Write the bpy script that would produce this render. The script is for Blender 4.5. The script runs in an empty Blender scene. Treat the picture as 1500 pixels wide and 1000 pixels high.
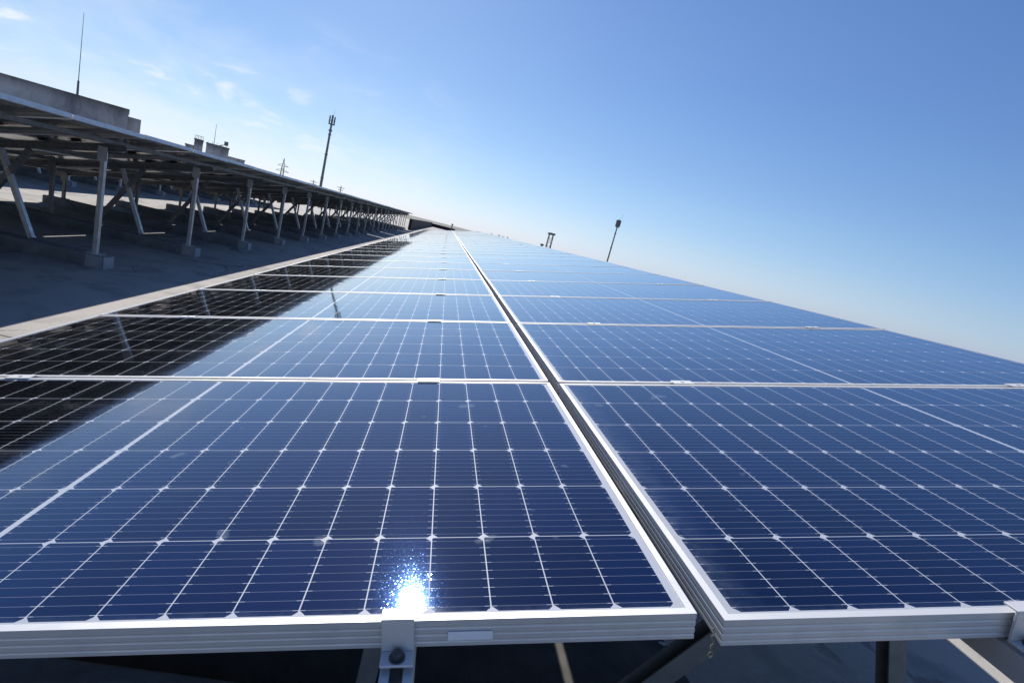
import bpy, bmesh, math, random
from mathutils import Vector, Matrix
random.seed(7)
R = math.radians
scene = bpy.context.scene
COL = scene.collection

# ------------------------------------------------------------------ camera
C0 = Vector((-0.44208, -0.57281, 0.41859))
AX = ((0.9681886, -0.2204836, -0.1183127), (-0.0690129, 0.2191947, -0.9732373), (0.2405164, 0.9504423, 0.1970056))
cam = bpy.data.cameras.new('camera'); co = bpy.data.objects.new('camera', cam); COL.objects.link(co)
cam.sensor_width = 36; cam.lens = 752.47/1500*36
cam.shift_x = 40.56/1500; cam.shift_y = -2.84/1500
cam.clip_start = 0.02; cam.clip_end = 20000
co.matrix_world = Matrix([list(AX[0])+[C0.x], list(AX[1])+[C0.y], list(AX[2])+[C0.z], [0, 0, 0, 1]])
scene.camera = co

# ------------------------------------------------------------------ sun, sky, exposure
SUN = Vector((-0.187, 0.765, 0.618)).normalized()
sl = bpy.data.lights.new('sun', 'SUN'); sl.energy = 4.6; sl.angle = R(0.53); sl.color = (1.0, 0.95, 0.88)
so = bpy.data.objects.new('sun', sl); COL.objects.link(so)
so.rotation_euler = SUN.to_track_quat('Z', 'Y').to_euler()
scene.view_settings.view_transform = 'Standard'; scene.view_settings.look = 'None'
scene.view_settings.gamma = 1; scene.view_settings.exposure = 0.35

world = bpy.data.worlds.new('World'); scene.world = world; world.use_nodes = True
class NT:
    """small helper to chain shader nodes"""
    def __init__(s, tree): s.t = tree; s.n = tree.nodes; s.l = tree.links
    def node(s, typ, **kw):
        n = s.n.new(typ)
        for k, v in kw.items(): setattr(n, k, v)
        return n
    def put(s, sock, v):
        if isinstance(v, bpy.types.NodeSocket): s.l.new(v, sock)
        else: sock.default_value = v
    def m(s, op, a, b=None, c=None, clamp=False):
        n = s.n.new('ShaderNodeMath'); n.operation = op; n.use_clamp = clamp
        s.put(n.inputs[0], a)
        if b is not None: s.put(n.inputs[1], b)
        if c is not None: s.put(n.inputs[2], c)
        return n.outputs[0]
    def mix(s, f, a, b, typ='RGBA', blend='MIX'):
        n = s.n.new('ShaderNodeMix'); n.data_type = 'RGBA'; n.blend_type = blend
        s.put(n.inputs[0], f); s.put(n.inputs[6], a); s.put(n.inputs[7], b)
        return n.outputs[2]
    def noise(s, vec, scale, detail=4, rough=.55, dist=0):
        n = s.n.new('ShaderNodeTexNoise'); n.inputs['Scale'].default_value = scale
        n.inputs['Detail'].default_value = detail; n.inputs['Roughness'].default_value = rough
        n.inputs['Distortion'].default_value = dist
        if vec is not None: s.l.new(vec, n.inputs['Vector'])
        return n.outputs[0]
    def ramp(s, f, lo, hi, a=0., b=1.):
        n = s.n.new('ShaderNodeMapRange'); s.put(n.inputs[0], f)
        n.inputs[1].default_value = lo; n.inputs[2].default_value = hi
        n.inputs[3].default_value = a; n.inputs[4].default_value = b
        return n.outputs[0]
    def xyz(s, v):
        n = s.n.new('ShaderNodeSeparateXYZ'); s.l.new(v, n.inputs[0]); return n.outputs
    def mapping(s, v, scale=(1, 1, 1), loc=(0, 0, 0), rot=(0, 0, 0)):
        n = s.n.new('ShaderNodeMapping'); s.l.new(v, n.inputs[0])
        n.inputs['Scale'].default_value = scale; n.inputs['Location'].default_value = loc; n.inputs['Rotation'].default_value = rot
        return n.outputs[0]
w = NT(world.node_tree); world.node_tree.nodes.clear()
sky = w.node('ShaderNodeTexSky', sky_type='NISHITA'); sky.sun_disc = False
sky.sun_elevation = math.asin(SUN.z); sky.sun_rotation = math.atan2(SUN.x, SUN.y)
sky.altitude = 50; sky.air_density = 1.0; sky.dust_density = 0.2; sky.ozone_density = 2.2
tc = w.node('ShaderNodeTexCoord'); d = w.xyz(tc.outputs['Generated'])
# thin cloud puffs low in the sky, strongest towards the sun side
mp = w.mapping(tc.outputs['Generated'], (1, 1, 2.6), (3.1, 0, .4))
n1 = w.noise(mp, 7.5, 6, .56, .35)
n2 = w.noise(mp, 2.2, 3, .5)
puffs = w.m('MAXIMUM', w.ramp(n1, .50, .62, 0, 1), w.ramp(w.m('ADD', w.m('MULTIPLY', n2, .6), w.m('MULTIPLY', n1, .4)), .42, .60, 0, .6))
low = w.m('MULTIPLY', w.ramp(d[2], .27, .10), w.ramp(d[0], .02, -.45))
low = w.m('MULTIPLY', low, w.ramp(d[2], -.01, .03))
mask = w.m('MULTIPLY', w.m('MULTIPLY', puffs, low), .8, clamp=True)
# colour response of the phone: slightly deeper, bluer sky
S = 0.10; EXPO = 2**0.35
ch = w.xyz(sky.outputs[0]); cc = w.node('ShaderNodeCombineXYZ')
for i, (g_, a_) in enumerate(((1.09, .97), (.974, 1.0), (.8165, 1.16))):
    hz = w.m('MULTIPLY', w.ramp(d[2], 0, .13, (.85, .92, 1.08)[i], 1.0), w.ramp(d[2], 0, .055, (.90, 1.01, 1.14)[i], 1.0))
    hz = w.m('MULTIPLY', hz, w.ramp(n2, .3, .7, (.985, .99, 1.)[i], (1.02, 1.01, 1.)[i]))       # pale milky air at the horizon instead of a yellow band
    w.put(cc.inputs[i], w.m('MULTIPLY', hz, w.m('MULTIPLY', w.m('POWER', w.m('MULTIPLY', ch[i], .085), g_), a_/(S*EXPO))))
cloudcol = w.mix(mask, cc.outputs[0], (7.6, 7.8, 7.9, 1))
bg = w.node('ShaderNodeBackground'); bg.inputs[1].default_value = S
w.l.new(cloudcol, bg.inputs[0])
wo = w.node('ShaderNodeOutputWorld'); w.l.new(bg.outputs[0], wo.inputs[0])

# ------------------------------------------------------------------ materials
def new_mat(name):
    m = bpy.data.materials.new(name); m.use_nodes = True
    nt = NT(m.node_tree); p = m.node_tree.nodes['Principled BSDF']
    return m, nt, p
def bump(nt, h, strength, dist, normal=None):
    b = nt.n.new('ShaderNodeBump'); b.inputs['Strength'].default_value = strength; b.inputs['Distance'].default_value = dist
    nt.l.new(h, b.inputs['Height'])
    if normal is not None: nt.l.new(normal, b.inputs['Normal'])
    return b.outputs[0]
def simple(name, c1, c2, scale, rough=.6, metal=0, bs=.2, bd=.004, rvar=.1, coord='Object'):
    m, nt, p = new_mat(name)
    tc = nt.node('ShaderNodeTexCoord'); v = tc.outputs[coord]
    n = nt.noise(v, scale, 6, .6)
    f = nt.ramp(n, .35, .68)
    nt.l.new(nt.mix(f, (*c1, 1), (*c2, 1)), p.inputs['Base Color'])
    nt.put(p.inputs['Roughness'], nt.ramp(n, .3, .7, rough-rvar, rough+rvar))
    p.inputs['Metallic'].default_value = metal
    nt.l.new(bump(nt, nt.noise(v, scale*6, 3), bs, bd), p.inputs['Normal'])
    return m
M = {}
M['alu'] = simple('anodised_aluminium', (.70, .70, .69), (.58, .58, .58), 14, .45, .35, .05, .0005)
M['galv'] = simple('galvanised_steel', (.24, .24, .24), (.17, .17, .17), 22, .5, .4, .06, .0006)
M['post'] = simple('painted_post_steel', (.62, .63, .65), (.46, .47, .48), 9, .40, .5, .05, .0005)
M['bolt'] = simple('bolt_steel', (.16, .16, .17), (.08, .08, .08), 60, .4, .8, .05, .0005)
M['footing'] = simple('footing_concrete', (.22, .22, .225), (.13, .13, .135), 5, .9, 0, .5, .006)
M['tar'] = simple('tarred_parapet', (.03, .03, .033), (.015, .015, .017), 1, .9, 0, .3, .01)
M['block'] = simple('cast_concrete_block', (.40, .40, .41), (.28, .28, .29), 8, .9, 0, .5, .004)
M['plastic'] = simple('black_plastic', (.02, .02, .02), (.035, .035, .035), 20, .5, 0, .05, .0005)
M['dark_metal'] = simple('weathered_tower_steel', (.20, .21, .22), (.13, .135, .14), 3, .6, .2, .1, .01)
M['sticker'] = simple('paper_label', (.85, .87, .92), (.78, .80, .86), 60, .5, 0, .02, .0002)
M['string'] = simple('dry_string', (.30, .27, .20), (.18, .16, .12), 60, .9, 0, .2, .001)
M['litter'] = simple('white_scrap', (.7, .7, .7), (.5, .5, .5), 60, .8, 0, .2, .001)
M['building'] = simple('distant_render', (.75, .75, .76), (.65, .65, .66), .8, .9, 0, .2, .02)

# concrete of the rooftop: slabs with joints, stains and fine grain
def roof_mat():
    m, nt, p = new_mat('rooftop_screed')
    tc = nt.node('ShaderNodeTexCoord'); v = tc.outputs['Object']
    big = nt.noise(v, .35, 6, .62, .6); mid = nt.noise(v, 2.2, 6, .6, .3); fine = nt.noise(v, 60, 4, .6)
    base = nt.mix(nt.ramp(big, .38, .62), (.44, .41, .37, 1), (.33, .315, .295, 1))
    base = nt.mix(nt.ramp(mid, .50, .64, 0, .75), base, (.24, .23, .22, 1))
    base = nt.mix(nt.ramp(fine, .45, .75, 0, .4), base, (.25, .24, .23, 1))
    x, y, z = nt.xyz(v)
    def joint(c, per, off):
        f = nt.m('FRACT', nt.m('DIVIDE', nt.m('ADD', c, off), per))
        dd = nt.m('MULTIPLY', nt.m('MINIMUM', f, nt.m('SUBTRACT', 1., f)), per)
        return nt.ramp(dd, .004, .012, 1, 0)
    wob = nt.m('MULTIPLY', nt.m('SUBTRACT', nt.noise(v, 3, 4), .5), .03)
    j = nt.m('MAXIMUM', joint(nt.m('ADD', x, wob), 9., 4.9), joint(nt.m('ADD', y, wob), 6., 3.05))
    vor = nt.node('ShaderNodeTexVoronoi', feature='DISTANCE_TO_EDGE'); vor.inputs['Scale'].default_value = .5
    dv = nt.node('ShaderNodeVectorMath'); dv.operation = 'ADD'
    nn = nt.node('ShaderNodeTexNoise'); nn.inputs['Scale'].default_value = 1.6; nn.inputs['Detail'].default_value = 6
    nt.l.new(v, nn.inputs['Vector']); nt.l.new(v, dv.inputs[0]); nt.l.new(nn.outputs[1], dv.inputs[1])
    nt.l.new(dv.outputs[0], vor.inputs['Vector'])
    crack = nt.m('MULTIPLY', nt.ramp(vor.outputs[0], .002, .010, 1, 0), nt.ramp(big, .45, .55))
    j = nt.m('MAXIMUM', j, crack)
    damp = nt.ramp(nt.noise(v, .8, 5, .6, 1.2), .54, .60, 0, .35)
    base = nt.mix(damp, base, (.17, .165, .155, 1))
    grit = nt.noise(v, 190, 2, .8)
    base = nt.mix(nt.ramp(grit, .66, .74, 0, .6), base, (.55, .53, .50, 1))
    nt.l.new(nt.mix(j, base, (.07, .07, .07, 1)), p.inputs['Base Color'])
    p.inputs['Roughness'].default_value = .9
    h = nt.m('ADD', nt.m('MULTIPLY', mid, .5), nt.m('MULTIPLY', fine, .15))
    h = nt.m('SUBTRACT', h, nt.m('MULTIPLY', j, .5))
    nt.l.new(bump(nt, h, .6, .02), p.inputs['Normal'])
    return m
M['roof'] = roof_mat()
M['city'] = simple('city_ground', (.20, .19, .16), (.10, .12, .08), .02, .95, 0, .1, .1)

def wall_mat():
    m, nt, p = new_mat('stained_concrete_wall')
    tc = nt.node('ShaderNodeTexCoord'); v = tc.outputs['Object']
    n = nt.noise(v, .35, 6, .65, .8); s = nt.noise(nt.mapping(v, (.8, .8, .22)), 1.0, 6, .7)
    c = nt.mix(nt.ramp(n, .40, .6), (.56, .53, .50, 1), (.36, .34, .33, 1))
    c = nt.mix(nt.ramp(s, .50, .64, 0, .8), c, (.17, .16, .165, 1))
    x, y, z = nt.xyz(v)
    t = nt.ramp(nt.m('ADD', z, nt.m('MULTIPLY', s, .9)), 3.3, 4.0, 0, .7)   # soot running down from the coping
    c = nt.mix(t, c, (.07, .07, .07, 1))
    nt.l.new(c, p.inputs['Base Color']); p.inputs['Roughness'].default_value = .95
    nt.l.new(bump(nt, nt.noise(v, 6, 6), .4, .03), p.inputs['Normal'])
    return m
M['wall'] = wall_mat()

# photovoltaic laminate: half-cut cells behind textured glass, drawn in the module's own metres
def cell_mat():
    m, nt, p = new_mat('solar_cell_laminate')
    tc = nt.node('ShaderNodeTexCoord'); v = tc.outputs['Object']
    oi = nt.node('ShaderNodeObjectInfo')
    x, y, z = nt.xyz(v)
    ax = nt.m('ABSOLUTE', x)
    sx = nt.m('GREATER_THAN', x, 0.)
    a = nt.m('DIVIDE', nt.m('SUBTRACT', ax, .0055), .085)
    fx = nt.m('MULTIPLY', nt.m('FRACT', a), .085)
    b = nt.m('DIVIDE', nt.m('ADD', y, .503), .168)
    fy = nt.m('MULTIPLY', nt.m('FRACT', b), .168)
    CW, CH = .0832, .1664
    inx = nt.m('MULTIPLY', nt.m('LESS_THAN', fx, CW), nt.m('MULTIPLY', nt.m('GREATER_THAN', a, 0.), nt.m('LESS_THAN', a, 12.)))
    iny = nt.m('MULTIPLY', nt.m('LESS_THAN', fy, CH), nt.m('MULTIPLY', nt.m('GREATER_THAN', b, 0.), nt.m('LESS_THAN', b, 6.)))
    rx = nt.m('ADD', nt.m('MULTIPLY', sx, fx), nt.m('MULTIPLY', nt.m('SUBTRACT', 1., sx), nt.m('SUBTRACT', CW, fx)))
    right = nt.m('GREATER_THAN', rx, CW/2); top = nt.m('GREATER_THAN', fy, CH/2)
    same = nt.m('COMPARE', right, top, .1)      # bottom-left or top-right corner
    br = nt.m('MULTIPLY', right, nt.m('SUBTRACT', 1., top))
    size = nt.m('ADD', .0022, nt.m('ADD', nt.m('MULTIPLY', same, .0068), nt.m('MULTIPLY', br, .0040)))
    dx = nt.m('MINIMUM', rx, nt.m('SUBTRACT', CW, rx)); dy = nt.m('MINIMUM', fy, nt.m('SUBTRACT', CH, fy))
    cut = nt.m('GREATER_THAN', nt.m('ADD', dx, dy), size)
    cell = nt.m('MULTIPLY', nt.m('MULTIPLY', inx, iny), cut)
    # nine busbars along the long side of the module, with wider ribbon ends at the cell edges
    q = nt.m('FRACT', nt.m('MULTIPLY', fy, 9/CH))
    db = nt.m('MULTIPLY', nt.m('ABSOLUTE', nt.m('SUBTRACT', q, .5)), CH/9)
    nearedge = nt.m('LESS_THAN', dx, .0075)
    bw = nt.m('ADD', .00032, nt.m('MULTIPLY', nearedge, .00022))
    bus = nt.m('MULTIPLY', nt.m('LESS_THAN', db, bw), iny)
    bus = nt.m('MULTIPLY', bus, nt.m('GREATER_THAN', a, 0.)); bus = nt.m('MULTIPLY', bus, nt.m('LESS_THAN', a, 12.))
    # per-cell tint
    cv = nt.node('ShaderNodeCombineXYZ'); nt.put(cv.inputs[0], nt.m('ADD', nt.m('FLOOR', a), nt.m('MULTIPLY', sx, 40.)))
    nt.put(cv.inputs[1], nt.m('FLOOR', b)); nt.put(cv.inputs[2], nt.m('MULTIPLY', oi.outputs['Random'], 91.))
    wn = nt.node('ShaderNodeTexWhiteNoise', noise_dimensions='3D'); nt.l.new(cv.outputs[0], wn.inputs['Vector'])
    cc = nt.mix(wn.outputs[0], (.009, .025, .078, 1), (.018, .042, .126, 1))
    cc = nt.mix(nt.m('MULTIPLY', oi.outputs['Random'], .35), cc, (.012, .036, .105, 1))
    dust = nt.noise(v, 5, 6, .65, .4)
    col = nt.mix(cell, (.38, .41, .47, 1), cc)
    col = nt.mix(nt.m('MULTIPLY', bus, nt.m('ADD', .35, nt.m('MULTIPLY', nearedge, .5))), col, (.50, .52, .56, 1))
    col = nt.mix(nt.ramp(dust, .45, .8, 0, .006), col, (.45, .42, .38, 1))
    ed = nt.m('MINIMUM', nt.m('SUBTRACT', 1.037, ax), nt.m('SUBTRACT', .509, nt.m('ABSOLUTE', y)))
    lowside = nt.m('ADD', x, 1.037)                                  # the low edge collects the most
    grime = nt.m('MAXIMUM', nt.ramp(ed, 0, .02, .35, 0), nt.ramp(lowside, 0, .07, .5, 0))
    grime = nt.m('MULTIPLY', grime, nt.ramp(nt.noise(v, 28, 5, .65), .3, .7))
    spots = nt.m('MULTIPLY', nt.ramp(nt.noise(v, 11, 2, .5), .70, .73), .35)
    grime = nt.m('MAXIMUM', grime, spots, clamp=True)
    col = nt.mix(grime, col, (.36, .34, .31, 1))
    nt.l.new(col, p.inputs['Base Color'])
    # satin lobe of the textured glass gives the sparkling sun patch
    nt.put(p.inputs['Metallic'], nt.m('MULTIPLY', nt.m('MULTIPLY', cell, nt.m('SUBTRACT', 1., grime)), nt.m('SUBTRACT', 1., nt.m('MULTIPLY', bus, .8))))
    nt.put(p.inputs['Roughness'], nt.m('SUBTRACT', .55, nt.m('MULTIPLY', cell, .503)))
    p.inputs['IOR'].default_value = 1.3
    vo = nt.node('ShaderNodeTexVoronoi'); vo.inputs['Scale'].default_value = 750
    nt.l.new(v, vo.inputs['Vector'])
    geo = nt.node('ShaderNodeNewGeometry')
    sub = nt.node('ShaderNodeVectorMath', operation='SUBTRACT'); nt.l.new(vo.outputs['Color'], sub.inputs[0]); sub.inputs[1].default_value = (.5, .5, .5)
    sc = nt.node('ShaderNodeVectorMath', operation='SCALE'); nt.l.new(sub.outputs[0], sc.inputs[0]); nt.put(sc.inputs['Scale'], nt.m('ADD', .004, nt.m('MULTIPLY', nt.m('POWER', nt.xyz(vo.outputs['Color'])[2], 4.), .060)))
    ad = nt.node('ShaderNodeVectorMath', operation='ADD'); nt.l.new(geo.outputs['Normal'], ad.inputs[0]); nt.l.new(sc.outputs[0], ad.inputs[1])
    no = nt.node('ShaderNodeVectorMath', operation='NORMALIZE'); nt.l.new(ad.outputs[0], no.inputs[0])
    nt.l.new(no.outputs[0], p.inputs['Normal'])
    p.inputs['Coat Weight'].default_value = 1.0; p.inputs['Coat IOR'].default_value = 1.42
    nt.put(p.inputs['Coat Roughness'], nt.ramp(dust, .3, .8, .006, .02))
    wav = nt.noise(v, 9, 2, .5)
    cw = nt.node('ShaderNodeCombineXYZ')
    g2 = nt.noise(nt.mapping(v, (11.8, 6., 1)), 1., 1, .4)
    nt.l.new(bump(nt, nt.m('ADD', wav, g2), .25, .0010), p.inputs['Coat Normal'])
    return m
M['cells'] = cell_mat()
def backsheet():
    m, nt, p = new_mat('white_backsheet')
    tc = nt.node('ShaderNodeTexCoord'); v = tc.outputs['Object']
    n = nt.noise(v, 4, 5)
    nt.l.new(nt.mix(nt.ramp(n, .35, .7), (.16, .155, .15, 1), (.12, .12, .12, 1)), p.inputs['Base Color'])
    p.inputs['Roughness'].default_value = .12; p.inputs['IOR'].default_value = 1.65
    nt.l.new(bump(nt, nt.noise(v, 2.2, 2), .5, .006), p.inputs['Normal'])
    return m
M['back'] = backsheet()

# ------------------------------------------------------------------ mesh helpers
def mesh_obj(name, bm, mat, parent=None, smooth=False):
    me = bpy.data.meshes.new(name); bm.normal_update(); bm.to_mesh(me); bm.free()
    for m in (mat if isinstance(mat, (list, tuple)) else [mat]): me.materials.append(m)
    if smooth:
        for p in me.polygons: p.use_smooth = True
    o = bpy.data.objects.new(name, me); COL.objects.link(o)
    if parent is not None: o.parent = parent
    return o
def tag(o, label=None, cat=None, group=None, kind=None):
    if label: o['label'] = label
    if cat: o['category'] = cat
    if group: o['group'] = group
    if kind: o['kind'] = kind
    return o
def empty(name, loc=(0, 0, 0), rot=(0, 0, 0)):
    o = bpy.data.objects.new(name, None); COL.objects.link(o); o.location = loc; o.rotation_euler = rot
    o.empty_display_size = .1
    return o
def box(bm, x0, x1, y0, y1, z0, z1, mi=0):
    v = [bm.verts.new(p) for p in ((x0, y0, z0), (x1, y0, z0), (x1, y1, z0), (x0, y1, z0), (x0, y0, z1), (x1, y0, z1), (x1, y1, z1), (x0, y1, z1))]
    for f in ((3, 2, 1, 0), (4, 5, 6, 7), (0, 1, 5, 4), (1, 2, 6, 5), (2, 3, 7, 6), (3, 0, 4, 7)):
        bm.faces.new([v[i] for i in f]).material_index = mi
def extrude(bm, prof, p1, p2, up=(0, 0, 1), cap=True):
    """sweep a closed 2-D outline (side, up) from p1 to p2"""
    p1, p2 = Vector(p1), Vector(p2); d = (p2-p1).normalized(); up = Vector(up)
    s = d.cross(up).normalized(); u = s.cross(d).normalized()
    A = [bm.verts.new(p1+s*a+u*b) for a, b in prof]; B = [bm.verts.new(p2+s*a+u*b) for a, b in prof]
    n = len(prof)
    for i in range(n): bm.faces.new((A[i], A[(i+1) % n], B[(i+1) % n], B[i]))
    if cap:
        bm.faces.new(A[::-1]); bm.faces.new(B)
def rect(wd, h, dy=0): return [(-wd/2, dy-h/2), (wd/2, dy-h/2), (wd/2, dy+h/2), (-wd/2, dy+h/2)]
def chan(wd, h, t):   # C channel open to the +side
    return [(-wd/2, -h/2), (wd/2, -h/2), (wd/2, -h/2+t), (-wd/2+t, -h/2+t), (-wd/2+t, h/2-t), (wd/2, h/2-t), (wd/2, h/2), (-wd/2, h/2)]
def tube(bm, p1, p2, r1, r2=None, n=10, cap=True):
    r2 = r1 if r2 is None else r2
    p1, p2 = Vector(p1), Vector(p2); d = (p2-p1).normalized()
    a = d.orthogonal().normalized(); b = d.cross(a)
    A = [bm.verts.new(p1+(a*math.cos(2*math.pi*i/n)+b*math.sin(2*math.pi*i/n))*r1) for i in range(n)]
    B = [bm.verts.new(p2+(a*math.cos(2*math.pi*i/n)+b*math.sin(2*math.pi*i/n))*r2) for i in range(n)]
    for i in range(n): bm.faces.new((A[i], A[(i+1) % n], B[(i+1) % n], B[i]))
    if cap: bm.faces.new(A[::-1]); bm.faces.new(B)
def bevel_all(bm, w_, seg=2):
    bmesh.ops.bevel(bm, geom=[e for e in bm.edges], offset=w_, segments=seg, affect='EDGES', profile=.5)

# ------------------------------------------------------------------ setting: rooftop, city ground
G = -0.99            # rooftop level
bm = bmesh.new(); box(bm, -95, 70, -30, 150, -1.6, 0); o = mesh_obj('rooftop', bm, M['roof']); o.location.z = G
tag(o, kind='structure')
bm = bmesh.new()
bmesh.ops.create_grid(bm, x_segments=40, y_segments=40, size=9000)
o = mesh_obj('ground', bm, M['city']); o.location.z = -16; tag(o, kind='structure')

bm = bmesh.new(); rnd = random.Random(5); L_ = []  # dark sheet added on the roof to deepen the shade under the array
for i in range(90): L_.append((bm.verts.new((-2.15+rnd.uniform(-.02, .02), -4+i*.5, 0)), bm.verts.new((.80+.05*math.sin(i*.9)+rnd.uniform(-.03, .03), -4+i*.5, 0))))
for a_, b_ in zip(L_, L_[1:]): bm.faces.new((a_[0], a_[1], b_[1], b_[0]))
M['under_shade'] = simple('painted_shade', (.10, .095, .085), (.06, .06, .06), 5, .85, 0, .5, .004)
o = mesh_obj('shade_sheet', bm, M['under_shade']); o.location.z = G+.004; tag(o, kind='structure')

# ------------------------------------------------------------------ solar panels
T = R(12.2); CT, ST = math.cos(T), math.sin(T)
ML, MW, MH = 2.094, 1.038, 0.040          # module length, width, frame height
PITCH = 1.058
GAP = 0.031
def panel_meshes():
    hl, hw = ML/2, MW/2
    # frame: outer wall with three grooves, top lip 11 mm, bottom flange 28 mm; mitred ring
    prof = [(0, 0), (0, -.009), (.0006, -.0105), (.0006, -.0125), (0, -.014), (0, -.0195), (.0006, -.021), (.0006, -.023), (0, -.0245),
            (0, -.0305), (.0006, -.032), (.0006, -.0335), (0, -.035), (0, -MH), (.028, -MH), (.028, -MH+.002), (.002, -MH+.002), (.002, -.0085), (.011, -.0085), (.011, 0)]
    bm = bmesh.new(); rings = []
    for (sx, sy) in ((-1, -1), (1, -1), (1, 1), (-1, 1)):
        rings.append([bm.verts.new((sx*(hl-a), sy*(hw-a), b)) for a, b in prof])
    n = len(prof)
    for k in range(4):
        A, B = rings[k], rings[(k+1) % 4]
        for i in range(n): bm.faces.new((A[i], B[i], B[(i+1) % n], A[(i+1) % n]))
    bmesh.ops.recalc_face_normals(bm, faces=bm.faces)
    fr = bpy.data.meshes.new('frame'); bm.to_mesh(fr); bm.free(); fr.materials.append(M['alu'])
    bm = bmesh.new(); box(bm, -hl+.0105, hl-.0105, -hw+.0105, hw-.0105, -.0055, -.0018)
    bm.faces.ensure_lookup_table()
    gl = bpy.data.meshes.new('glass'); bm.to_mesh(gl); bm.free(); gl.materials.append(M['cells'])
    # backsheet, slightly bellied between the frame members
    bm = bmesh.new(); nx, ny = 16, 8; g = []
    for j in range(ny+1):
        row = []
        for i in range(nx+1):
            u = i/nx*2-1; v_ = j/ny*2-1
            row.append(bm.verts.new((u*(hl-.0108), v_*(hw-.0108), -.0062-.006*(1-u*u)*(1-v_*v_))))
        g.append(row)
    for j in range(ny):
        for i in range(nx): bm.faces.new((g[j][i], g[j+1][i], g[j+1][i+1], g[j][i+1]))
    bk = bpy.data.meshes.new('backsheet'); bm.to_mesh(bk); bm.free(); bk.materials.append(M['back'])
    for p in bk.polygons: p.use_smooth = True
    bm = bmesh.new(); box(bm, -.045, .045, -.03, .03, -.030, -.0135); bevel_all(bm, .003, 1)
    tube(bm, (.045, 0, -.022), (.10, .012, -.020), .003, n=6); tube(bm, (-.045, 0, -.022), (-.10, .012, -.020), .003, n=6)
    jb = bpy.data.meshes.new('junction_box'); bm.to_mesh(jb); bm.free(); jb.materials.append(M['plastic'])
    return fr, gl, bk, jb
FR, GL, BK, JB = panel_meshes()
ORD = ['first', 'second', 'third', 'fourth', 'fifth', 'sixth', 'seventh', 'eighth', 'ninth', 'tenth', 'eleventh', 'twelfth', 'thirteenth', 'fourteenth']
def put_panel(X0, u, v_, dz, label, group, under=False, ju=0., jv=0.):
    p = empty('solar_panel', (X0+u*CT, v_, u*ST+dz), (ju, -T+jv, 0))
    tag(p, label, 'solar panel', group)
    for nm, me in (('frame', FR), ('glass', GL), ('backsheet', BK)):
        o = bpy.data.objects.new(nm, me); COL.objects.link(o); o.parent = p
    if under:
        for x in (-.35, 0, .35):
            o = bpy.data.objects.new('junction_box', JB); COL.objects.link(o); o.parent = p; o.location = (x, .02, 0)
    return p
def pt(u, z, y):                      # table frame -> local world offset
    return Vector((u*CT-z*ST, y, u*ST+z*CT))

# ------------------------------------------------------------------ racks
RAILS = (-1.66, -.40, .462, 1.68)
def clamp_mesh(mid=True):
    bm = bmesh.new()
    if mid:
        box(bm, -.035, .035, -.018, .018, .0005, .0024)
        tube(bm, (0, 0, .0025), (0, 0, .0045), .006, n=6)
    else:
        box(bm, -.021, .021, -.0075, .0125, .0006, .0040)      # lip over the frame
        box(bm, -.021, .021, -.0075, -.0035, -.043, .0006)      # web down the front
        box(bm, -.021, .021, -.030, -.0075, -.0475, -.0430)     # foot on the rail
        tube(bm, (0, -.018, -.043), (0, -.018, -.036), .0095, n=12)
    me = bpy.data.meshes.new('clamp'); bmesh.ops.recalc_face_normals(bm, faces=bm.faces); bm.to_mesh(me); bm.free(); me.materials.append(M['alu'])
    return me
CM = clamp_mesh(True)
def rail_prof():
    a, t, s = .041, .003, .0085
    h = a/2
    return [(-h, -h), (h, -h), (h, h), (s, h), (s, h-.007), (s+t-.0005, h-.007), (s+t-.0005, h-t), (h-t, h-t), (h-t, -h+t), (-h+t, -h+t), (-h+t, h-t), (-s-t+.0005, h-t), (-s-t+.0005, h-.007), (-s, h-.007), (-s, h), (-h, h)]
RAFT = -.040-.041-.0067-.035-.001           # centre line of the inclined rafters
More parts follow.
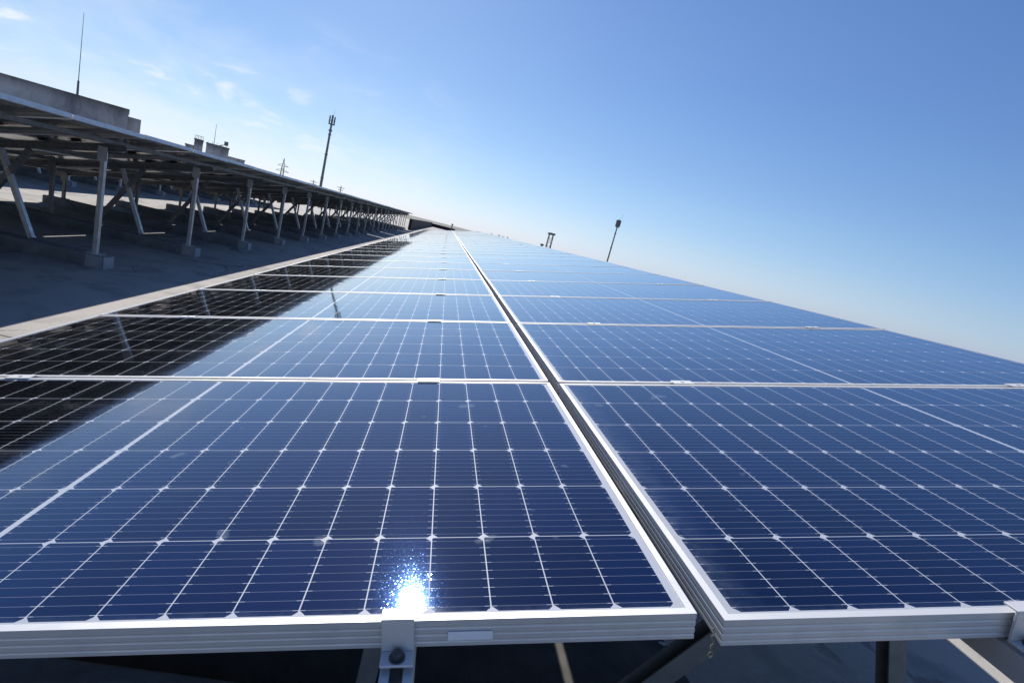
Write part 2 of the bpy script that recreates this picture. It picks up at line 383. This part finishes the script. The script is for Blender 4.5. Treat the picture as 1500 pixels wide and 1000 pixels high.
def make_rack(X0, y0, y1, bents, dz, label, group, protr=.24, seams=(), br=(.88, .52), px=1.58, rm='galv'):
    r = empty('mounting_rack', (X0, y0, G)); tag(r, label, 'mounting rack', group)
    off = Vector((0, -y0, -G+dz))
    def P(u, z, y): return pt(u, z, y)+off
    for u in RAILS:
        bm = bmesh.new(); extrude(bm, rail_prof(), P(u, -.0677, y0-protr), P(u, -.0677, y1+.1), (-ST, 0, CT))
        mesh_obj('rail', bm, M[rm], r)
    zg = .14      # top of footing above the roof (local z)
    protos = {}
    def inst(name, key, build, loc, mat):
        if key not in protos:
            bm = bmesh.new(); build(bm); bmesh.ops.recalc_face_normals(bm, faces=bm.faces)
            o = mesh_obj(name, bm, mat, r); protos[key] = o
        else:
            o = protos[key].copy(); COL.objects.link(o); o.parent = r
        o.location = loc
        return o
    zo = -G+dz
    def raftz(x):                                   # underside of rafter at local x
        return x*math.tan(T)+(RAFT-.037)/CT+zo
    for yb in bents:
        y = yb-y0
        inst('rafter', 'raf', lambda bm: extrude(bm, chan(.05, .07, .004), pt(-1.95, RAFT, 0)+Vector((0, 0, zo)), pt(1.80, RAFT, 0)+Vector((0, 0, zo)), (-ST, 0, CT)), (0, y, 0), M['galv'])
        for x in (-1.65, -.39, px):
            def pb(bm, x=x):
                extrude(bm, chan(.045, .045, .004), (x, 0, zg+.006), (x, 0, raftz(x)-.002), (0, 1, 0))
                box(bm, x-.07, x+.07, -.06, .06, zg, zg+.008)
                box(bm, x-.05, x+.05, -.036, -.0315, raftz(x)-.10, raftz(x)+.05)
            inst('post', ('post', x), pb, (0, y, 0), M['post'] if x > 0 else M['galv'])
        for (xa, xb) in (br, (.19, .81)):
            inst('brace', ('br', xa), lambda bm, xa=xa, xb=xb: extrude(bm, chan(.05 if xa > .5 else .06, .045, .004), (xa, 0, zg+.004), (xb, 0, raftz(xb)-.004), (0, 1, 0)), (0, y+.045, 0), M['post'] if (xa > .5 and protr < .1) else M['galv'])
    for v_ in seams:
        for u in RAILS:
            o = bpy.data.objects.new('clamp', CM); COL.objects.link(o); o.parent = r
            o.location = P(u+random.uniform(-.02, .02), 0, v_); o.rotation_euler = (0, -T, 0)
    return r
def footing_proto():
    bm = bmesh.new(); box(bm, -1.95, 1.529, -.09, .09, -.03, .137); bevel_all(bm, .012, 2)
    n0 = len(bm.faces)
    box(bm, 1.53, 1.73, -.10, .10, -.03, .14, 1)
    bmesh.ops.bevel(bm, geom=list({e for f in bm.faces if f.material_index == 1 for e in f.edges}), offset=.008, segments=2, affect='EDGES', profile=.5)
    return mesh_obj('concrete_footing', bm, [M['footing'], M['block']])
FT = [footing_proto()]; used = []
def footing(X0, y, label, group):
    o = FT[0] if not used else FT[0].copy()
    if used: COL.objects.link(o)
    used.append(1)
    o.location = (X0, y, G); tag(o, label, 'concrete footing', group)
    return o

# ---- foreground row: 24 + 13 module lines, two columns
XU = (-ML/2, ML/2+GAP)
random.seed(3)
def colname(k): return 'left' if k == 0 else 'right'
for tbl, (v0, n) in enumerate(((0, 24), (25.68, 13))):
    for i in range(n):
        for k, u in enumerate(XU):
            vv = v0+MW/2+i*PITCH+(.002 if k == 0 else -.012)
            if tbl == 0 and i < 12:
                lab = {0: 'nearest solar panel of the %s column, its ridged front frame edge facing the camera' % colname(k)}.get(i, 'solar panel in the %s column of the foreground array, %s line from the front edge' % (colname(k), ORD[i]))
            elif tbl == 0: lab = 'solar panel far along the %s column of the foreground array, past the twelfth line' % colname(k)
            else: lab = 'solar panel at the vanishing end of the foreground array, %s column, beyond the dark break' % colname(k)
            put_panel(0, u, vv, random.uniform(-.0008, .0008), lab, 'solar panels of the foreground array',
                      ju=R(random.uniform(-.07, .07)) if i else 0, jv=R(random.uniform(-.08, .08)) if i else 0)
B1 = [.50+2.116*k for k in range(12)]
r1 = make_rack(0, 0, 25.4, B1, 0, 'grey metal rack with slotted rails carrying the nearest solar panels of the foreground array', 'racks', seams=[PITCH*(i+1)-.010 for i in range(23)], br=(1.19, .83), px=1.62, rm='alu')
bm = bmesh.new(); box(bm, -.021, .021, -.0075, .0125, .0006, .0040); box(bm, -.021, .021, -.0075, -.0035, -.043, .0006); box(bm, -.021, .021, -.030, -.0035, -.0470, -.0432)
bmesh.ops.recalc_face_normals(bm, faces=bm.faces); bevel_all(bm, .0008, 2)
EC = mesh_obj('end_clamp', bm, M['alu'], r1)
for k, u in enumerate(RAILS):
    e = EC if k == 0 else EC.copy()
    if k: COL.objects.link(e); e.parent = r1
    e.location = pt(u, .0068, -.001 if u < 0 else -.015)+Vector((0, 0, -G)); e.rotation_euler = (0, -T, 0)
    bm = bmesh.new(); tube(bm, (0, -.0180, -.0430), (0, -.0180, -.0418), .0105, n=20); tube(bm, (0, -.0180, -.0418), (0, -.0180, -.035), .0068, n=12)
    tube(bm, (0, -.0180, -.0349), (0, -.0180, -.0347), .0036, n=6)
    mesh_obj('bolt', bm, M['bolt'], e)
make_rack(0, 25.68, 25.68+13*PITCH, [26.1+2.116*k for k in range(7)], 0, 'mounting rack under the far end section of the foreground array', 'racks', protr=.05)
for y in B1+[26.1+2.116*k for k in range(7)]:
    footing(0, y, 'long concrete footing in the dark beneath the foreground array', 'footings under the foreground array')

# ---- row behind on the left (seen from below), in four sections, and a lower far section
X2 = -5.78
S2 = [(-2.05, 27, .09), (26.87, 5, .09), (32.51, 9, .09), (42.38, 5, .09)]
vis = 0
for s, (v0, n, dz) in enumerate(S2):
    for i in range(n):
        for k, u in enumerate(XU):
            vv = v0+MW/2+i*PITCH
            nth = i-5                                # first line whose edge shows at the left border
            cn = 'lower' if k == 0 else 'upper'
            if s == 0 and 0 <= nth < 14: lab = 'solar panel seen from below in the left rack, %s column, %s from the left border' % (cn, ORD[nth])
            elif s == 0 and nth < 0: lab = 'underside of a solar panel of the left rack reaching past the left border, %s column' % cn
            else: lab = 'distant solar panel seen edge-on in the left rack, %s column, past the fourteenth' % cn
            put_panel(X2, u, vv, dz+random.uniform(-.003, .003), lab, 'solar panels of the left rack', under=(s == 0),
                      ju=R(random.uniform(-.25, .25)), jv=R(random.uniform(-.2, .2)))
B2 = [5.55+2.116*k for k in range(-3, 10)]
k = 0
for s, (v0, n, dz) in enumerate(S2):
    y1 = v0+n*PITCH
    bs = B2 if s == 0 else [v0+.5+2.116*j for j in range(int((n*PITCH-.4)/2.116)+1)]
    bs = [b for b in bs if b < y1]
    lab = ['tall shaded rack on pale posts at the left, nearest section', 'second section of the left rack, after the first break', 'third section of the left rack far along the row',
           'last raised section of the left rack, ending in a thin overhang'][s]
    make_rack(X2, v0, y1, bs, dz, lab, 'racks', protr=.05)
    for b in bs:
        if s == 0 and b > 5: lb = 'long grey footing under the left rack at its %s tall post from the left' % ORD[int(round((b-5.55)/2.116))]
        elif s == 0: lb = 'concrete footing of the left rack at the left border'
        else: lb = 'far small concrete footing under the left rack'
        footing(X2, b, lb, 'footings under the left rack')

# ---- second row behind, glimpsed through the posts
X3 = 2*X2
for i in range(27):
    for k, u in enumerate(XU):
        put_panel(X3, u, 2.0+MW/2+i*PITCH, .09+random.uniform(-.002, .002), 'solar panel of the rearmost rack, glimpsed between the posts of the left rack', 'solar panels of the rearmost rack',
                  ju=R(random.uniform(-.2, .2)))
B3 = [3.1+2.116*k for k in range(13)]
make_rack(X3, 2.0, 2.0+27*PITCH, B3, .09, 'rearmost rack glimpsed behind the posts of the left rack', 'racks', protr=.05)
for y in B3: footing(X3, y, 'concrete footing of the rearmost rack, beyond the sunlit strip', 'footings under the rearmost rack')

# ------------------------------------------------------------------ small things near the camera
bm = bmesh.new(); box(bm, -.0295, .0295, -.0006, 0, -.0065, .0065)
o = mesh_obj('paper_label', bm, M['sticker']); o.location = (-.306*CT+.024*ST, .0008, -.306*ST-.024*CT); o.rotation_euler = (0, -T, 0)
tag(o, 'blank pale sticker on the front frame edge, right of the near clamp', 'sticker')
bm = bmesh.new()
p0 = Vector((GAP-.006, -.006, -.012)); pts = [p0]
for i in range(16):
    a = i*.9
    pts.append(p0+Vector((.0016*math.sin(a)+.010*i/16, .0015*math.cos(a*1.3), -.0024*(i+1))))
for a, b in zip(pts, pts[1:]): tube(bm, a, b, .0008, n=6)
c = pts[-1]
ring = [c+Vector((.0035*math.sin(t*.785), .001, -.0045+.0045*math.cos(t*.785))) for t in range(9)]
for a, b in zip(ring, ring[1:]): tube(bm, a, b, .0008, n=6)
o = mesh_obj('string', bm, M['string'], smooth=True); tag(o, 'frayed bit of string hanging from the panel corner at the gap', 'string')
bm = bmesh.new(); bmesh.ops.create_icosphere(bm, subdivisions=2, radius=.012)
for v_ in bm.verts: v_.co = Vector((v_.co.x*1.3+random.uniform(-.003, .003), v_.co.y*.7+random.uniform(-.003, .003), v_.co.z*.5+random.uniform(-.002, .002)))
o = mesh_obj('litter', bm, M['litter']); o.location = (.77, 1.13, G+.005); tag(o, 'tiny white scrap on the dark rooftop below the front edge', 'litter')

# ------------------------------------------------------------------ distant buildings and masts
def polar(az, dist, el=None, z=None):
    a = R(az); x = C0.x+dist*math.sin(a); y = C0.y+dist*math.cos(a)
    return Vector((x, y, C0.z+dist*math.tan(R(el)) if el is not None else z))
# long stained wall of the stair house on this roof
b = empty('roof_building', (0, 0, 0))
A = polar(-47, 46, z=G); B = polar(-30.15, 44, z=G); Cc = polar(-29.33, 44.8, z=G)
dirw = (B-A).normalized(); nrm = Vector((-dirw.y, dirw.x, 0))
b.location = A; b.rotation_euler = (0, 0, math.atan2(dirw.y, dirw.x))
Lw = (B-A).length
bm = bmesh.new(); box(bm, 0, Lw, 0, 6, 0, 3.42); bmesh.ops.subdivide_edges(bm, edges=bm.edges[:], cuts=3)
mesh_obj('wall', bm, M['wall'], b)
bm = bmesh.new(); box(bm, -.05, Lw+.04, -.05, 6.05, 3.422, 3.52)
for x in range(0, int(Lw), 3): pass
mesh_obj('coping', bm, M['wall'], b)
bm = bmesh.new(); box(bm, Lw+.003, Lw+.72, .4, 4, 0, 3.08)
mesh_obj('annexe', bm, M['wall'], b)
tag(b, 'long stained concrete roof building with dark coping, rising behind the left rack', 'building')
def mast(name, base, top, r0, r1, label, cat, group=None):
    e = empty(name, base); bm = bmesh.new(); h = top.z-base.z
    tube(bm, (0, 0, 0), (0, 0, h), r0, r1, 12); mesh_obj('pole', bm, M['dark_metal'], e); tag(e, label, cat, group)
    return e, h
p = polar(-33.65, 46, z=2.54)
e, h = mast('lightning_rod', p, Vector((p.x, p.y, C0.z+46*math.tan(R(8.9)))), .028, .012, 'thin lightning rod standing on the concrete roof building', 'lightning rod')
bm = bmesh.new(); tube(bm, (0, 0, 0), (0, 0, .95), .07, .06, 10); mesh_obj('mount', bm, M['dark_metal'], e)

# stepped roof structures further back
D2 = 75
e = empty('rooftop_structure', polar(-23, D2, z=G)); ang = R(-(-23))
e.rotation_euler = (0, 0, R(23))
def az2x(az): return D2*math.tan(R(az+23))
def el2z(el): return C0.z-G+D2*math.tan(R(el))
for nm, a0, a1, el, dep in (('low_block', -25.75, -25.12, 1.12, 3), ('tank', -25.08, -24.4, 1.78, 2.5), ('main_block', -24.1, -22.2, 1.70, 5), ('side_block', -22.195, -20.75, .98, 4)):
    bm = bmesh.new(); box(bm, az2x(a0), az2x(a1), 0, dep, 0, el2z(el)); box(bm, az2x(a0)-.06, az2x(a1)+.06-.002, -.06, dep+.06, el2z(el)+.002, el2z(el)+.14)
    mesh_obj(nm, bm, M['wall'], e)
bm = bmesh.new()
for i in range(6):
    x = az2x(-25.05)+i*.17; tube(bm, (x, .1, el2z(1.78)), (x, .1, el2z(1.78)+.55), .02, n=6)
tube(bm, (az2x(-25.05), .1, el2z(1.78)+.5), (az2x(-25.05)+.85, .1, el2z(1.78)+.5), .02, n=6)
for i in range(5):
    x = az2x(-24.0)+i*.5; tube(bm, (x, .1, el2z(1.7)), (x, .1, el2z(1.7)+.4), .02, n=6)
mesh_obj('railing', bm, M['dark_metal'], e)
bm = bmesh.new(); tube(bm, (az2x(-23.5), 1, el2z(1.7)), (az2x(-23.5), 1, el2z(3.66)), .035, .018, 8); mesh_obj('aerial', bm, M['dark_metal'], e)
bm = bmesh.new(); x = az2x(-23.35); tube(bm, (x, .5, el2z(1.69)), (x+1.0, .5, el2z(2.0)), .05, .04, 8)
box(bm, x+.9, x+1.35, .25, .75, el2z(1.95), el2z(2.32)); mesh_obj('floodlight', bm, M['dark_metal'], e)
tag(e, 'stepped dark roof blocks with a water tank, aerial and floodlight arm above the left rack', 'building')

# power pylon: lattice with cross-arms
def lattice(bm, w0, w1, h, n, r, taper_top=0):
    pts = []
    for i in range(n+1):
        t = i/n; ww = (w0+(w1-w0)*t)/2
        pts.append([Vector((sx*ww, sy*ww, h*t)) for sx, sy in ((-1, -1), (1, -1), (1, 1), (-1, 1))])
    for i in range(n):
        for k in range(4):
            tube(bm, pts[i][k], pts[i+1][k], r, n=5); tube(bm, pts[i][k], pts[i+1][(k+1) % 4], r*.6, n=4)
            tube(bm, pts[i+1][k], pts[i+1][(k+1) % 4], r*.6, n=4)
def pylon(az, dist, el, label, grp, w=1.5):
    zt = C0.z+dist*math.tan(R(el)); e = empty('power_pylon', polar(az, dist, z=-16)); h = zt+16
    bm = bmesh.new(); lattice(bm, w*1.8, w*.55, h*.86, 14, .11)
    for sx, sy in ((-1, -1), (1, -1), (1, 1), (-1, 1)): tube(bm, (sx*w*.27, sy*w*.27, h*.86), (0, 0, h), .10, n=5)
    mesh_obj('tower', bm, M['dark_metal'], e)
    for f in (.70, .80, .88):
        bm = bmesh.new(); L = w*1.5*(1.1 if f < .85 else .9)
        for s in (-1, 1):
            tube(bm, (0, 0, h*f), (s*L, 0, h*f+.05), .09, n=5); tube(bm, (0, 0, h*f+.9), (s*L, 0, h*f+.05), .06, n=5)
        mesh_obj('cross_arm', bm, M['dark_metal'], e)
    e.rotation_euler = (0, 0, R(25)); tag(e, label, 'pylon', grp)
pylon(-17.33, 230, 2.26, 'lattice power pylon with cross-arms above the left rack, left of the tall mast', 'pylons')
def tpole(az, dist, el, label):
    zt = C0.z+dist*math.tan(R(el)); e = empty('utility_pole', polar(az, dist, z=-16)); h = zt+16
    bm = bmesh.new(); tube(bm, (0, 0, 0), (0, 0, h), .28, .18, 8); mesh_obj('pole', bm, M['dark_metal'], e)
    bm = bmesh.new(); box(bm, -1.6, 1.6, -.1, .1, h-.9, h-.7); box(bm, -1.1, 1.1, -.102, .102, h-1.9, h-1.72); mesh_obj('cross_arm', bm, M['dark_metal'], e)
    tag(e, label, 'utility pole', 'utility poles')
tpole(-14.3, 260, .93, 'small utility pole top just left of the tall mast base')
tpole(-11.6, 240, 1.05, 'small utility pole with crossbar right of the tall mast base')
# tall telecom mast with panel antennas
def telecom(az, dist, el, r0, r1, hd, label, drum=False):
    zt = C0.z+dist*math.tan(R(el)); e = empty('telecom_mast', polar(az, dist, z=-16)); h = zt+16
    bm = bmesh.new(); tube(bm, (0, 0, 0), (0, 0, h*.55), r0, (r0+r1)/2, 14); tube(bm, (0, 0, h*.55), (0, 0, h), (r0+r1)/2*.96, r1, 14)
    for f in (.55, .72, .86): tube(bm, (0, 0, h*f), (0, 0, h*f+.25), r0*.95, n=14)
    mesh_obj('pole', bm, M['dark_metal'], e)
    n = 6 if not drum else 9
    rad = .72 if not drum else .55
    for i in range(n):
        a = i*2*math.pi/n+.3
        bm = bmesh.new(); box(bm, -.17, .17, -.1, .1, 0, hd)
        tube(bm, (0, .1, hd*.5), (0, rad-.02, hd*.5), .05, n=5)
        bevel_all(bm, .02, 1)
        o = mesh_obj('antenna', bm, M['dark_metal'], e)
        o.location = (rad*math.sin(a), -rad*math.cos(a), h-hd*1.1-(.35 if (i % 2 and not drum) else 0)); o.rotation_euler = (0, 0, a)
    bm = bmesh.new(); tube(bm, (0, 0, h-hd*1.25), (0, 0, h-hd*1.15), rad*.95, n=16)
    if not drum: tube(bm, (0, 0, h-hd*2.1), (0, 0, h-hd*1.95), rad*.7, n=16)
    mesh_obj('platform', bm, M['dark_metal'], e)
    bm = bmesh.new(); tube(bm, (.1, 0, h), (.35 if not drum else .9, 0, h+1.6), .035, .02, 6); mesh_obj('lightning_rod', bm, M['dark_metal'], e)
    tag(e, label, 'telecom mast', 'telecom masts')
telecom(-13.57, 150, 7.45, .46, .24, 1.9, 'tall telecom mast with a crown of panel antennas, behind the left rack')
telecom(17.72, 150, 4.75, .28, .16, 1.75, 'slim telecom pole with a drum-shaped head, behind the high right edge of the array', True)
# lattice stub tower with flared head
zt = C0.z+150*math.tan(R(1.75)); e = empty('lattice_tower', polar(11.2, 150, z=-16)); h = zt+16
bm = bmesh.new(); lattice(bm, 1.5, 1.15, h-.55, 9, .10); mesh_obj('tower', bm, M['dark_metal'], e)
bm = bmesh.new(); box(bm, -.95, .95, -.95, .95, h-.55+.002, h); bevel_all(bm, .05, 1); mesh_obj('platform', bm, M['dark_metal'], e)
tag(e, 'short lattice tower with a flat head poking over the array edge', 'lattice tower')
e = polar(10.5, 150, z=-16)
bm = bmesh.new(); tube(bm, (0, 0, 0), (0, 0, 16.9), .25, n=8); box(bm, -.45, .45, -.3, .3, 16.9, 17.45)
o = mesh_obj('floodlight_pole', bm, M['dark_metal']); o.location = e; tag(o, 'small dark lamp head just left of the lattice tower', 'lamp pole')
# parapet across the far end of the roof
e = empty('parapet', (-3.9, 47.85, G)); bm = bmesh.new()
v = [bm.verts.new(p) for p in ((0, 0, 0), (.25, 0, 0), (.25, 63, 0), (0, 63, 0), (0, 0, 1.03), (.25, 0, 1.03), (.25, 63, .86), (0, 63, .86))]
for f in ((3, 2, 1, 0), (4, 5, 6, 7), (0, 1, 5, 4), (1, 2, 6, 5), (2, 3, 7, 6), (3, 0, 4, 7)): bm.faces.new([v[i] for i in f])
mesh_obj('side_wall', bm, M['tar'], e)
bm = bmesh.new(); box(bm, .0, 5.2, 63.003, 63.25, 0, .69); box(bm, 5.203, 60, 63.003, 63.25, 0, .35); mesh_obj('end_wall', bm, M['tar'], e)
tag(e, 'low dark parapet running on from the end of the left rack to the vanishing point', 'parapet')
bm = bmesh.new(); tube(bm, (0, 0, 0), (0, 0, 1.35), .12, n=8); tube(bm, (0, 0, 1.35), (0, 0, 1.6), .22, .16, n=8)
o = mesh_obj('roof_vent', bm, M['dark_metal']); o.location = polar(.5, 108, z=G); tag(o, 'small dark roof vent pipe sticking up right at the vanishing point', 'vent pipe')
# distant town blocks at the horizon
random.seed(11)
for i, (az, el, wd) in enumerate(((4.9, .10, 1.8), (5.75, .16, 1.6), (6.2, .1, 2.4), (6.7, .15, 1.5))):
    dist = 520; base = polar(az, dist, z=-16); h = C0.z+dist*math.tan(R(el))+16
    b = empty('town_building', base); bm = bmesh.new(); box(bm, -wd/2, wd/2, 0, 12, 0, h); box(bm, -wd*.2, wd*.1, 3, 7, h+.002, h+.7)
    mesh_obj('wall', bm, M['building'], b)
    tag(b, 'tiny pale building on the horizon just right of the vanishing point', 'building', 'tiny buildings on the horizon')
